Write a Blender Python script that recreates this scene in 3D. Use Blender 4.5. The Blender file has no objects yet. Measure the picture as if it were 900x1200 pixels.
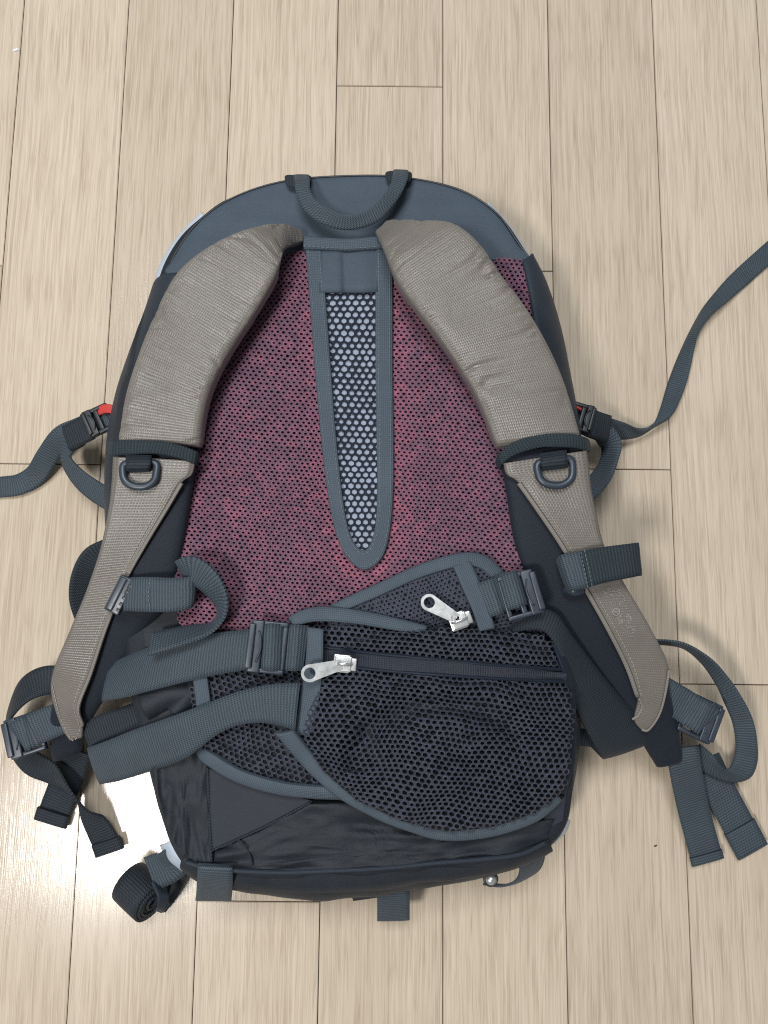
import bpy, bmesh, math, random
from mathutils import Vector, Matrix, noise

random.seed(7)
scene = bpy.context.scene
COL = scene.collection

# ------------------------------------------------------------------ camera
F = 900.0                      # focal length in photo pixels (900 x 1200)
Yc = Vector((69, 6600, -900)).normalized()      # plank direction seen from the camera
Xc = Vector((6600, -69, 0)).normalized()
Zc = Xc.cross(Yc).normalized()
ROT = Matrix((Xc, Yc, Zc))     # camera -> world
CAM_H = 0.6287
def ray(px, py):
    return ROT @ Vector((px - 450.0, 600.0 - py, -F))
_r = ray(420, 640)
CAM = Vector((0, 0, CAM_H)); CAM -= Vector((_r.x, _r.y, 0)) * (CAM_H / -_r.z)   # base of the pack = world origin
def P(px, py, z=0.0):
    r = ray(px, py)
    return CAM + r * ((z - CAM.z) / r.z)
cam_data = bpy.data.cameras.new('camera'); cam = bpy.data.objects.new('camera', cam_data); COL.objects.link(cam)
cam_data.sensor_fit = 'VERTICAL'; cam_data.sensor_height = 36.0; cam_data.lens = 36.0 * F / 1200.0
cam_data.clip_start = 0.02; cam_data.clip_end = 50
cam.matrix_world = Matrix.Translation(CAM) @ ROT.to_4x4()
scene.camera = cam

# ------------------------------------------------------------------ light
world = bpy.data.worlds.new('World'); scene.world = world; world.use_nodes = True
bg = world.node_tree.nodes['Background']
bg.inputs[0].default_value = (0.90, 0.95, 1.0, 1); bg.inputs[1].default_value = 0.24
def area(name, loc, target, size, power, color):
    l = bpy.data.lights.new(name, 'AREA'); l.shape = 'RECTANGLE'; l.size, l.size_y = size
    l.energy = power; l.color = color
    o = bpy.data.objects.new(name, l); COL.objects.link(o); o.location = loc
    o.rotation_euler = (Vector(target) - Vector(loc)).to_track_quat('-Z', 'Y').to_euler()
    return o
area('ceiling_lamp', (CAM.x - 0.93, CAM.y - 0.74, 2.3), (CAM.x - 0.93, CAM.y - 0.74, 0), (0.42, 0.42), 47, (1.0, 0.985, 0.96))
area('ceiling_panel', (CAM.x - 0.24, CAM.y + 0.92, 2.3), (CAM.x - 0.24, CAM.y + 0.92, 0), (1.0, 0.8), 46, (0.92, 0.96, 1.0))
scene.cycles.use_denoising = False; scene.cycles.filter_width = 1.15
vs = scene.view_settings
vs.view_transform = 'Standard'; vs.look = 'None'; vs.exposure = -0.20; vs.gamma = 1.0; vs.use_curve_mapping = False

# ------------------------------------------------------------------ materials
def lin(c):
    c = c / 255.0
    return c / 12.92 if c <= 0.04045 else ((c + 0.055) / 1.055) ** 2.4
def rgb(t): return (lin(t[0]), lin(t[1]), lin(t[2]), 1.0)

class NT:
    def __init__(s, name):
        s.m = bpy.data.materials.new(name); s.m.use_nodes = True
        s.t = s.m.node_tree; s.b = s.t.nodes['Principled BSDF']
    def n(s, typ, **kw):
        nd = s.t.nodes.new(typ)
        for k, v in kw.items():
            if k.startswith('i_'):
                k2 = k[2:]; k2 = int(k2) if k2.isdigit() else k2
                nd.inputs[k2].default_value = v
            else: setattr(nd, k, v)
        return nd
    def l(s, a, b): s.t.links.new(a, b)
    def math(s, op, a, b=None, c=None):
        nd = s.t.nodes.new('ShaderNodeMath'); nd.operation = op
        for i, v in enumerate((a, b, c)):
            if v is None: continue
            if isinstance(v, (int, float)): nd.inputs[i].default_value = v
            else: s.l(v, nd.inputs[i])
        return nd.outputs[0]
    def mix(s, fac, a, b, blend='MIX'):
        nd = s.t.nodes.new('ShaderNodeMix'); nd.data_type = 'RGBA'; nd.blend_type = blend
        for sock, v in ((nd.inputs[0], fac), (nd.inputs[6], a), (nd.inputs[7], b)):
            if isinstance(v, (int, float)): sock.default_value = v
            elif isinstance(v, tuple): sock.default_value = v
            else: s.l(v, sock)
        return nd.outputs[2]
    def mapping(s, src, scale):
        nd = s.n('ShaderNodeMapping'); nd.inputs['Scale'].default_value = scale
        s.l(src, nd.inputs['Vector']); return nd.outputs[0]
    def noise(s, vec, scale, detail=3, rough=0.55):
        nd = s.n('ShaderNodeTexNoise'); nd.inputs['Scale'].default_value = scale
        nd.inputs['Detail'].default_value = detail; nd.inputs['Roughness'].default_value = rough
        s.l(vec, nd.inputs['Vector']); return nd.outputs['Fac']
    def wave(s, vec, period, direction, dist=0.0, dscale=1.0):
        nd = s.n('ShaderNodeTexWave'); nd.bands_direction = direction
        nd.inputs['Scale'].default_value = 0.31416 / period; nd.inputs['Distortion'].default_value = dist
        nd.inputs['Detail'].default_value = 1; nd.inputs['Detail Scale'].default_value = dscale
        s.l(vec, nd.inputs['Vector']); return nd.outputs['Fac']
    def ramp(s, fac, stops):
        nd = s.n('ShaderNodeValToRGB'); cr = nd.color_ramp
        while len(cr.elements) < len(stops): cr.elements.new(0.5)
        for e, (p, c) in zip(cr.elements, stops):
            e.position = p; e.color = c if isinstance(c, tuple) else (c, c, c, 1)
        s.l(fac, nd.inputs[0]); return nd.outputs[0]
    def bump(s, h, strength, dist=0.001):
        nd = s.n('ShaderNodeBump'); nd.inputs['Strength'].default_value = strength; nd.inputs['Distance'].default_value = dist
        s.l(h, nd.inputs['Height']); s.l(nd.outputs[0], s.b.inputs['Normal'])

def fabric(name, col, kind='weave', period=0.0016, rough=0.65, spec=0.4, sheen=0.0, contrast=0.35, var=0.25, strength=0.5, wrinkle=0.0, col2=None, sheen_col=(0.6, 0.7, 0.85, 1), attr=None):
    s = NT(name)
    uv = s.n('ShaderNodeTexCoord').outputs['UV']
    obj = s.n('ShaderNodeTexCoord').outputs['Object']
    if kind == 'rib':                       # webbing: ribs across the length, fine twill
        a = s.wave(uv, period, 'X', 1.6, 1.5)
        sk = s.n('ShaderNodeMapping'); sk.inputs['Rotation'].default_value = (0, 0, 0.9); s.l(uv, sk.inputs['Vector'])
        b = s.wave(sk.outputs[0], period * 0.62, 'X', 0.8, 2.0)
        h = s.math('ADD', s.math('ADD', s.math('MULTIPLY', a, 0.42), s.math('MULTIPLY', b, 0.34)), s.math('MULTIPLY', s.noise(uv, 1300, 2, 0.8), 0.42))
    elif kind == 'rip':                     # ripstop: small cells with a raised cross thread
        a = s.wave(uv, period, 'X', 0.5, 2.0); b = s.wave(uv, period * 0.8, 'Y', 0.5, 2.0)
        h = s.math('MAXIMUM', a, b)
        f = s.noise(uv, 900, 2)
        h = s.math('ADD', s.math('MULTIPLY', h, 0.75), s.math('MULTIPLY', f, 0.5))
    elif kind == 'knit':
        h = s.noise(uv, 1.0 / period, 3, 0.7)
    elif kind == 'smooth':
        h = s.noise(uv, 1.0 / period, 2)
    else:
        a = s.wave(uv, period, 'X', 0.8, 2.0); b = s.wave(uv, period, 'Y', 0.8, 2.0)
        h = s.math('MULTIPLY', s.math('ADD', a, b), 0.5)
    big = s.noise(obj, 38, 4, 0.6)
    fine = s.noise(obj, 420, 2)
    c = rgb(col)
    dark = tuple(x * (1 - contrast) for x in c[:3]) + (1,)
    lite = tuple(min(1, x * (1 + contrast)) for x in c[:3]) + (1,)
    base = s.mix(s.ramp(h, [(0.15, 0.0), (0.85, 1.0)]), dark, lite)
    v = s.math('ADD', s.math('MULTIPLY', big, var * 1.4), s.math('MULTIPLY', fine, var * 0.7))
    v = s.math('ADD', v, 1.0 - var * 1.05)
    cmb = s.n('ShaderNodeCombineColor'); [s.l(v, cmb.inputs[i]) for i in range(3)]
    base = s.mix(1.0, base, cmb.outputs[0], 'MULTIPLY')
    if col2 is not None:
        k = s.ramp(s.noise(obj, 260, 3, 0.7), [(0.40, 0.25), (0.62, 1.0)])
        at = s.n('ShaderNodeAttribute'); at.attribute_name = attr; k = s.math('MULTIPLY', k, at.outputs['Fac'])
        base = s.mix(k, base, rgb(col2))
    s.l(base, s.b.inputs['Base Color'])
    s.b.inputs['Roughness'].default_value = rough
    s.b.inputs['Specular IOR Level'].default_value = spec
    if sheen:
        s.b.inputs['Sheen Weight'].default_value = sheen; s.b.inputs['Sheen Roughness'].default_value = 0.4
        s.b.inputs['Sheen Tint'].default_value = sheen_col
    if wrinkle:
        w = s.noise(s.mapping(obj, (1, 1, 1)), 26, 4, 0.6)
        h = s.math('ADD', h, s.math('MULTIPLY', w, wrinkle))
    s.bump(h, strength, 0.0007)
    return s.m

def plain(name, col, rough=0.4, metallic=0.0, spec=0.5, bumpscale=0, strength=0.1):
    s = NT(name)
    obj = s.n('ShaderNodeTexCoord').outputs['Object']
    n = s.noise(obj, 160, 4, 0.65)
    c = rgb(col)
    base = s.mix(n, tuple(x * 0.8 for x in c[:3]) + (1,), tuple(min(1, x * 1.2) for x in c[:3]) + (1,))
    s.l(base, s.b.inputs['Base Color'])
    s.l(s.math('ADD', s.math('MULTIPLY', n, 0.25), rough - 0.12), s.b.inputs['Roughness'])
    s.b.inputs['Metallic'].default_value = metallic; s.b.inputs['Specular IOR Level'].default_value = spec
    if bumpscale: s.bump(s.noise(obj, bumpscale, 3), strength, 0.0005)
    return s.m

def wood():
    s = NT('pale_oak_laminate')
    tc = s.n('ShaderNodeTexCoord'); obj = tc.outputs['Object']
    oi = s.n('ShaderNodeObjectInfo'); rnd = oi.outputs['Random']
    off = s.n('ShaderNodeCombineXYZ'); s.l(s.math('MULTIPLY', rnd, 37.0), off.inputs[0]); s.l(s.math('MULTIPLY', rnd, 91.0), off.inputs[1])
    va = s.n('ShaderNodeVectorMath'); va.operation = 'ADD'; s.l(obj, va.inputs[0]); s.l(off.outputs[0], va.inputs[1])
    v = va.outputs[0]
    # slow sideways wander so that the grain lines are not ruler straight
    wn = s.n('ShaderNodeTexNoise'); wn.inputs['Scale'].default_value = 1.0; wn.inputs['Detail'].default_value = 3
    s.l(s.mapping(v, (16, 5, 1)), wn.inputs['Vector'])
    wob = s.n('ShaderNodeVectorMath'); wob.operation = 'MULTIPLY_ADD'
    s.l(wn.outputs['Color'], wob.inputs[0]); wob.inputs[1].default_value = (0.008, 0, 0); s.l(v, wob.inputs[2])
    v2 = wob.outputs[0]
    def ridge(scale, lo, hi, detail=2):
        n_ = s.noise(s.mapping(v2, scale), 1.0, detail, 0.5)
        return s.ramp(s.math('ABSOLUTE', s.math('SUBTRACT', n_, 0.5)), [(lo, 1.0), (hi, 0.0)])
    streak = s.noise(s.mapping(v2, (460, 7.0, 1)), 1.0, 2, 0.5)
    broad = s.noise(s.mapping(v2, (30, 1.4, 1)), 1.0, 2, 0.45)
    fine = s.noise(s.mapping(v2, (1300, 26, 1)), 1.0, 2, 0.6)
    line = ridge((330, 4.5, 1), 0.008, 0.045)
    line2 = ridge((520, 10.0, 1), 0.008, 0.045)
    gate = s.ramp(s.noise(s.mapping(v2, (150, 16, 1)), 1.0, 2, 0.6), [(0.36, 0.2), (0.60, 1.0)])
    pore = s.math('MULTIPLY', s.math('MAXIMUM', line, s.math('MULTIPLY', line2, 0.8)), gate)
    lite, mid, dark = rgb((211, 196, 175)), rgb((201, 185, 164)), rgb((168, 150, 129))
    c = s.mix(s.ramp(streak, [(0.38, 0.0), (0.62, 1.0)]), lite, mid)
    c = s.mix(s.math('MULTIPLY', s.ramp(broad, [(0.42, 0.0), (0.75, 1.0)]), 0.16), c, dark)
    c = s.mix(s.math('MULTIPLY', s.ramp(fine, [(0.45, 0.0), (0.72, 1.0)]), 0.24), c, dark)
    c = s.mix(s.math('MULTIPLY', pore, 0.46), c, rgb((150, 131, 109)))
    tint = s.mix(rnd, (0.93, 0.925, 0.92, 1), (1.03, 1.03, 1.03, 1))
    c = s.mix(1.0, c, tint, 'MULTIPLY')
    s.l(c, s.b.inputs['Base Color'])
    r = s.math('ADD', s.math('MULTIPLY', streak, 0.10), 0.115)
    s.l(r, s.b.inputs['Roughness'])
    s.b.inputs['Specular IOR Level'].default_value = 0.42
    h = s.math('ADD', s.math('MULTIPLY', fine, 0.5), s.math('MULTIPLY', pore, -0.7))
    s.bump(h, 0.07, 0.0005)
    return s.m

WOOD = wood()
M_GAP = plain('joint_dark', (84, 70, 57), 0.8)
M_WEB = fabric('slate_webbing', (59, 68, 75), 'rib', 0.0020, 0.58, 0.26, 0.08, 0.6, 0.3, 0.7)
M_WEBD = fabric('dark_webbing', (36, 42, 48), 'rib', 0.0021, 0.6, 0.26, 0.05, 0.6, 0.3, 0.7)
M_ELAS = fabric('ribbed_elastic', (42, 51, 55), 'rib', 0.0021, 0.65, 0.19, 0.05, 0.5, 0.2, 0.9)
M_BIND = fabric('binding_tape', (77, 87, 96), 'weave', 0.0013, 0.7, 0.19, 0.07, 0.22, 0.3, 0.5)
M_YOKE = fabric('yoke_stretch_fabric', (67, 78, 89), 'knit', 0.0011, 0.55, 0.22, 0.09, 0.32, 0.25, 0.4, 1.4)
M_BODY = fabric('black_nylon', (36, 40, 46), 'knit', 0.0011, 0.58, 0.28, 0.04, 0.55, 0.5, 0.5, 1.6)
M_SIDE = fabric('slate_nylon', (44, 51, 60), 'weave', 0.0012, 0.55, 0.22, 0.05, 0.15, 0.25, 0.3, 1.5)
M_PATCH = fabric('smooth_patch', (47, 50, 58), 'knit', 0.0011, 0.6, 0.19, 0.03, 0.3, 0.3, 0.4, 1.2)
M_TAUPE = fabric('taupe_ripstop', (108, 102, 95), 'rip', 0.0020, 0.33, 0.55, 0.12, 0.24, 0.28, 0.4, 2.2)
M_TAUPE_P = fabric('taupe_piping', (132, 126, 117), 'weave', 0.0013, 0.5, 0.45, 0.1, 0.25, 0.2, 0.6)
M_FOAM = fabric('dark_foam_cloth', (32, 37, 46), 'knit', 0.0013, 0.62, 0.22, 0.07, 0.6, 0.25, 0.7)
M_PINK = fabric('mauve_mesh', (108, 82, 98), 'knit', 0.0009, 0.62, 0.19, 0.05, 0.35, 0.4, 0.5, col2=(172, 102, 120), attr='stretch')
M_PINKB = plain('dark_mesh_backing', (28, 20, 26), 0.9)
M_NETW = fabric('navy_net', (30, 37, 50), 'knit', 0.0010, 0.55, 0.22, 0.06, 0.3, 0.2, 0.4)
M_PALE = fabric('pale_blue_backing', (146, 155, 170), 'smooth', 0.0012, 0.6, 0.15, 0.0, 0.06, 0.25, 0.3, 2.0)
M_NETB = fabric('charcoal_net', (64, 67, 79), 'knit', 0.0010, 0.5, 0.28, 0.09, 0.7, 0.4, 0.9)
M_NETBB = plain('black_net_backing', (16, 17, 21), 0.9)
M_PLAS = plain('slate_plastic', (46, 55, 66), 0.36, 0, 0.55)
M_PLASB = plain('black_plastic', (30, 33, 36), 0.4)
M_METAL = plain('nickel', (216, 216, 214), 0.28, 0.75, 0.8)
M_REFL = plain('silver_reflective', (186, 198, 210), 0.45)
M_RED = plain('red_tab', (196, 62, 56), 0.6)
M_THREAD = fabric('stitch_thread', (112, 122, 130), 'smooth', 0.001, 0.6, 0.3, 0, 0.1, 0.2, 0.1)
M_THREADT = fabric('taupe_thread', (176, 170, 158), 'smooth', 0.001, 0.6, 0.3, 0, 0.1, 0.2, 0.1)
M_WHITE = plain('white_chip', (235, 235, 232), 0.6)
M_CRUMB = plain('dark_crumb', (60, 45, 38), 0.8)
M_ZIP = fabric('zip_tape', (36, 40, 50), 'rib', 0.0016, 0.6, 0.4, 0.15, 0.35, 0.2, 0.7)
M_PRINT = plain('worn_print', (138, 133, 127), 0.6)

# ------------------------------------------------------------------ mesh helpers
def mk(name, verts, faces, mat, parent=None, uvs=None, smooth=True):
    me = bpy.data.meshes.new(name)
    me.from_pydata([tuple(v) for v in verts], [], faces)
    if uvs is not None:
        ul = me.uv_layers.new(name='UVMap')
        data = [0.0] * (2 * len(me.loops))
        for i, lp in enumerate(me.loops):
            u = uvs[lp.vertex_index]; data[2 * i] = u[0]; data[2 * i + 1] = u[1]
        ul.data.foreach_set('uv', data)
    if smooth: me.polygons.foreach_set('use_smooth', [True] * len(me.polygons))
    me.materials.append(mat)
    bm = bmesh.new(); bm.from_mesh(me); bmesh.ops.recalc_face_normals(bm, faces=bm.faces); bm.to_mesh(me); bm.free()
    o = bpy.data.objects.new(name, me); COL.objects.link(o)
    if parent is not None: o.parent = parent
    return o

def cat(pts, sub=8, closed=False):
    """Catmull-Rom through tuples of any length."""
    n = len(pts); out = []
    if n == 2 and not closed:
        return [tuple(pts[0][k] + (pts[1][k] - pts[0][k]) * i / sub for k in range(len(pts[0]))) for i in range(sub + 1)]
    rng = range(n) if closed else range(n - 1)
    for i in rng:
        if closed: p0, p1, p2, p3 = pts[(i - 1) % n], pts[i], pts[(i + 1) % n], pts[(i + 2) % n]
        else:
            p1, p2 = pts[i], pts[i + 1]
            p0 = pts[i - 1] if i > 0 else tuple(2 * a - b for a, b in zip(p1, p2))
            p3 = pts[i + 2] if i + 2 < n else tuple(2 * b - a for a, b in zip(p1, p2))
        for j in range(sub):
            t = j / sub; t2, t3 = t * t, t * t * t
            out.append(tuple(0.5 * (2 * b + (c - a) * t + (2 * a - 5 * b + 4 * c - d) * t2 + (3 * b - a - 3 * c + d) * t3) for a, b, c, d in zip(p0, p1, p2, p3)))
    if not closed: out.append(tuple(pts[-1]))
    return out

BC = P(410, 630, 0.09)
def Zb(x, y):
    r2 = ((x - BC.x) / 0.185) ** 2 + ((y - BC.y) / 0.275) ** 2
    return 0.086 + 0.010 * max(-0.3, 1 - r2)
def PZ(px, py, off=0.0):
    z = 0.09 + off
    for _ in range(3):
        p = P(px, py, z); z = Zb(p.x, p.y) + off
    return P(px, py, z)

def ribbon_w(name, Ls, Rs, mat, parent, th=0.0018, nw=6, cup=0.0, ripple=0.0004):
    n = len(Ls); top, bot, uvs = [], [], []
    sg = 0.0
    for i in range(1, n): sg += (((Ls[i] + Rs[i]) - (Ls[i - 1] + Rs[i - 1])).cross(Rs[i] - Ls[i])).z
    sg = -1.0 if sg < 0 else 1.0
    s = 0.0; w0 = sum((Ls[i] - Rs[i]).length for i in range(n)) / n
    for i in range(n):
        a, b = Ls[i], Rs[i]
        c = (a + b) / 2
        if i: s += (c - pc).length
        pc = c
        j0, j1 = max(0, i - 1), min(n - 1, i + 1)
        t = ((Ls[j1] + Rs[j1]) - (Ls[j0] + Rs[j0])).normalized()
        nr = t.cross(b - a)
        nr = nr.normalized() * sg if nr.length > 1e-9 else Vector((0, 0, 1))
        for k in range(nw + 1):
            f = k / nw
            p = a.lerp(b, f) + nr * (cup * (1 - (2 * f - 1) ** 2) + ripple * noise.noise(Vector((s * 45, f * 1.5, w0 * 900 + len(name)))))
            e = th * (0.5 if 0 < k < nw else 0.40)
            top.append(p + nr * e); bot.append(p - nr * e); uvs.append((s, f * w0))
    V = top + bot; off = len(top); Fc = []
    for i in range(n - 1):
        for k in range(nw):
            a = i * (nw + 1) + k; b = a + nw + 1
            Fc.append((a, a + 1, b + 1, b)); Fc.append((off + a, off + b, off + b + 1, off + a + 1))
        for k in (0, nw):
            a = i * (nw + 1) + k; b = a + nw + 1
            Fc.append((a, b, off + b, off + a))
    for i in (0, n - 1):
        for k in range(nw):
            a = i * (nw + 1) + k
            Fc.append((a, off + a, off + a + 1, a + 1))
    o = mk(name, V, Fc, mat, parent, uvs + uvs)
    o.data.polygons.foreach_set('use_smooth', [i < 0 or (i % (2 * nw + 2)) < 2 * nw and i < (n - 1) * (2 * nw + 2) for i in range(len(Fc))])
    return o

def ribbon(name, secs, mat, parent, sub=8, **kw):
    """secs: list of ((px,py,z),(px,py,z)) for the two edges."""
    flat = cat([tuple(a) + tuple(b) for a, b in secs], sub)
    return ribbon_w(name, [P(*f[:3]) for f in flat], [P(*f[3:]) for f in flat], mat, parent, **kw)

def ribbon_z(name, secs, mat, parent, sub=8, **kw):
    """secs: ((px,py,off),(px,py,off)) with off measured above the pack's back."""
    flat = cat([tuple(a) + tuple(b) for a, b in secs], sub)
    return ribbon_w(name, [PZ(*f[:3]) for f in flat], [PZ(*f[3:]) for f in flat], mat, parent, **kw)

def strip(name, pts, w, mat, parent, sub=8, roll=0.0, **kw):
    """centre line (px,py,z[,roll[,width factor]]); w in metres; roll about the run in degrees."""
    pp = [(tuple(p) + (roll, 1.0)[len(p) - 3:]) if len(p) < 5 else tuple(p) for p in pts]
    fl = cat(pp, sub)
    cs = [P(*f[:3]) for f in fl]; Ls, Rs = [], []
    for i, c in enumerate(cs):
        t = (cs[min(len(cs) - 1, i + 1)] - cs[max(0, i - 1)]).normalized()
        side = Vector((t.y, -t.x, 0))
        side = side.normalized() if side.length > 1e-6 else Vector((1, 0, 0))
        q = Matrix.Rotation(math.radians(fl[i][3]), 3, t) @ side
        h = w * fl[i][4] / 2
        Ls.append(c - q * h); Rs.append(c + q * h)
    return ribbon_w(name, Ls, Rs, mat, parent, **kw)

def loft(name, secs, th, mat, parent, sub=8, nr=28, power=0.45, wr=0.0, wfreq=(70, 2.0), seed=0, uvoff=0.0, thf=None):
    """padded strap: secs ((Lx,Ly),(Rx,Ry),ztop[,th factor])."""
    fl = cat([tuple(s[0]) + tuple(s[1]) + (s[2], (s[3] if len(s) > 3 else 1.0)) for s in secs], sub)
    Ls = [P(f[0], f[1], f[4]) for f in fl]; Rs = [P(f[2], f[3], f[4]) for f in fl]
    n = len(fl); V, U, Fc = [], [], []; s = 0
    for i in range(n):
        a, b = Ls[i], Rs[i]; c = (a + b) / 2
        if i: s += (c - pc).length
        pc = c
        t = ((Ls[min(n - 1, i + 1)] + Rs[min(n - 1, i + 1)]) - (Ls[max(0, i - 1)] + Rs[max(0, i - 1)])).normalized()
        w = (b - a); wl = w.length; wd = w / wl
        nrm = wd.cross(t)
        if nrm.z < 0: nrm = -nrm
        nrm.normalize()
        hh = th * fl[i][5] / 2
        cap = 1.0
        e = min(i, n - 1 - i)
        if e < 3: cap = (0.55, 0.8, 0.95)[e]
        for k in range(nr):
            an = 2 * math.pi * k / nr
            cx = math.copysign(abs(math.cos(an)) ** power, math.cos(an)); cy = math.copysign(abs(math.sin(an)) ** (power * 1.5), math.sin(an))
            d = 0.0
            if wr and cy > -0.2:
                f = cx
                q = noise.noise(Vector((s * wfreq[0] + 0.8 * f, f * wfreq[1] * 0.5 + seed, seed * 3.1)))
                q2 = noise.noise(Vector((s * wfreq[0] * 2.3 + 1.5 * f, f * wfreq[1] + seed, 9.7 + seed)))
                ed = max(0.0, noise.noise(Vector((s * 28, f * 1.3 + seed, 2.0))) + 0.25) * (0.3 + 0.9 * abs(f))
                d = -wr * ed * (max(0, 1 - abs(q) * 5) ** 2 + 0.6 * max(0, 1 - abs(q2) * 6) ** 2) + wr * 0.5 * noise.noise(Vector((s * 25, f, seed)))
            p = c + wd * (wl / 2 * cx * (0.985 if cap == 1 else 0.97)) + nrm * (hh * cap * cy - hh + d * max(0, cy))
            V.append(p); U.append((s, wl / 2 * cx + uvoff + (cy * hh if abs(cx) > 0.9 else 0)))
    for i in range(n - 1):
        for k in range(nr):
            a = i * nr + k; b = i * nr + (k + 1) % nr
            Fc.append((a, b, b + nr, a + nr))
    Fc.append(tuple(range(nr))); Fc.append(tuple(range((n - 1) * nr, n * nr)))
    return mk(name, V, Fc, mat, parent, U)

def panel(name, poly, off, th, mat, parent, sub=6, centre=None, rings=(0.985, 0.94, 0.85, 0.7, 0.52, 0.34, 0.17), fn=None, closed_spline=True, rough=0.0):
    """cloth panel lying on the back: star-filled outline; off: height above the back (number or function of px,py)."""
    pts = cat([tuple(p) for p in poly], sub, True) if closed_spline else [tuple(p) for p in poly]
    if not closed_spline:
        q = []
        for i in range(len(pts)):
            a, b = pts[i], pts[(i + 1) % len(pts)]
            for j in range(sub): q.append((a[0] + (b[0] - a[0]) * j / sub, a[1] + (b[1] - a[1]) * j / sub))
        pts = q
    cx = sum(p[0] for p in pts) / len(pts); cy = sum(p[1] for p in pts) / len(pts)
    if centre: cx, cy = centre
    of = off if callable(off) else (lambda x, y: off)
    N = len(pts); V, U, Fc = [], [], []
    def add(x, y, dz):
        o = of(x, y) + dz
        if rough: o += rough * noise.noise(Vector((x * 0.045, y * 0.045, 3.3)))
        p = PZ(x, y, o); V.append(p); U.append((p.x, p.y))
    for x, y in pts: add(x, y, -th)
    for k in (1.0,) + tuple(rings):
        for x, y in pts: add(cx + (x - cx) * k, cy + (y - cy) * k, 0 if k < 1 else -th * 0.25)
    add(cx, cy, 0)
    R = 2 + len(rings)
    for r in range(R - 1):
        for i in range(N):
            a, b = r * N + i, r * N + (i + 1) % N
            Fc.append((a, b, b + N, a + N))
    c = len(V) - 1
    for i in range(N): Fc.append(((R - 1) * N + i, (R - 1) * N + (i + 1) % N, c))
    return mk(name, V, Fc, mat, parent, U)

def inside(x, y, poly):
    r = False; n = len(poly); j = n - 1
    for i in range(n):
        xi, yi = poly[i][0], poly[i][1]; xj, yj = poly[j][0], poly[j][1]
        if (yi > y) != (yj > y) and x < (xj - xi) * (y - yi) / (yj - yi) + xi: r = not r
        j = i
    return r

def hexnet(name, poly, off, dx, dy, hole, depth, mat, parent, warp=1.0, wscale=0.02, seed=0.0, ang=0.0, jitter=0.0, skip=None, attr=None):
    """knitted net: one ring per cell (rounded rim, walls going down); dx,dy = cell pitch in photo px."""
    of = off if callable(off) else (lambda x, y: off)
    x0 = min(p[0] for p in poly); x1 = max(p[0] for p in poly); y0 = min(p[1] for p in poly); y1 = max(p[1] for p in poly)
    mx, my = (x0 + x1) / 2, (y0 + y1) / 2; R = math.hypot(x1 - x0, y1 - y0) / 2
    ca, sa = math.cos(ang), math.sin(ang)
    V, U, Fc, A = [], [], [], []
    nj = int(R / dy) + 1; ni = int(R / dx) + 1
    hexo = [(0, -2 / 3.0), (0.5, -1 / 3.0), (0.5, 1 / 3.0), (0, 2 / 3.0), (-0.5, 1 / 3.0), (-0.5, -1 / 3.0)]
    def wp(x, y):
        v = Vector((x * wscale, y * wscale, seed))
        return x + warp * dx * noise.noise(v), y + warp * dy * noise.noise(v + Vector((31, 7, 5)))
    for j in range(-nj, nj + 1):
        for i in range(-ni, ni + 1):
            gx, gy = (i + 0.5 * (j & 1)) * dx, j * dy
            x, y = mx + gx * ca - gy * sa, my + gx * sa + gy * ca
            X, Y = wp(x, y)
            if not inside(X, Y, poly) or (skip and inside(X, Y, skip)): continue
            hs = hole * (1 + jitter * noise.noise(Vector((x * 0.9, y * 0.9, seed + 2))))
            jx, jy = jitter * 0.12 * dx * random.uniform(-1, 1), jitter * 0.12 * dy * random.uniform(-1, 1)
            base = len(V); ck = random.uniform(-0.3, 0.45)
            for sc, dz, sh in ((1.0, 0.0, 0), (1.0 - (1 - hs) * 0.55, depth * 0.45, 0.5), (hs, 0.0, 1), (hs * 0.96, -depth, 1)):
                for hx, hy in hexo:
                    lx, ly = hx * dx * sc, hy * dy * sc
                    ux, uy = x + lx * ca - ly * sa, y + lx * sa + ly * ca
                    wx, wy = wp(ux, uy)
                    wx += jx * sh; wy += jy * sh
                    p = PZ(wx, wy, of(wx, wy) + dz); V.append(p); U.append((p.x, p.y))
                    if attr: A.append(max(0.0, min(1.0, attr(wx, wy) + ck)))
            for r in range(3):
                for k in range(6):
                    a = base + r * 6 + k; b = base + r * 6 + (k + 1) % 6
                    Fc.append((a, b, b + 6, a + 6))
    me = bpy.data.meshes.new(name); me.from_pydata([tuple(v) for v in V], [], Fc)
    ul = me.uv_layers.new(name='UVMap'); d = []
    for lp in me.loops: d.extend(U[lp.vertex_index])
    ul.data.foreach_set('uv', d)
    if attr:
        a = me.attributes.new('stretch', 'FLOAT', 'POINT'); a.data.foreach_set('value', A)
    me.polygons.foreach_set('use_smooth', [True] * len(me.polygons)); me.materials.append(mat)
    o = bpy.data.objects.new(name, me); COL.objects.link(o); o.parent = parent
    return o

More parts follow.
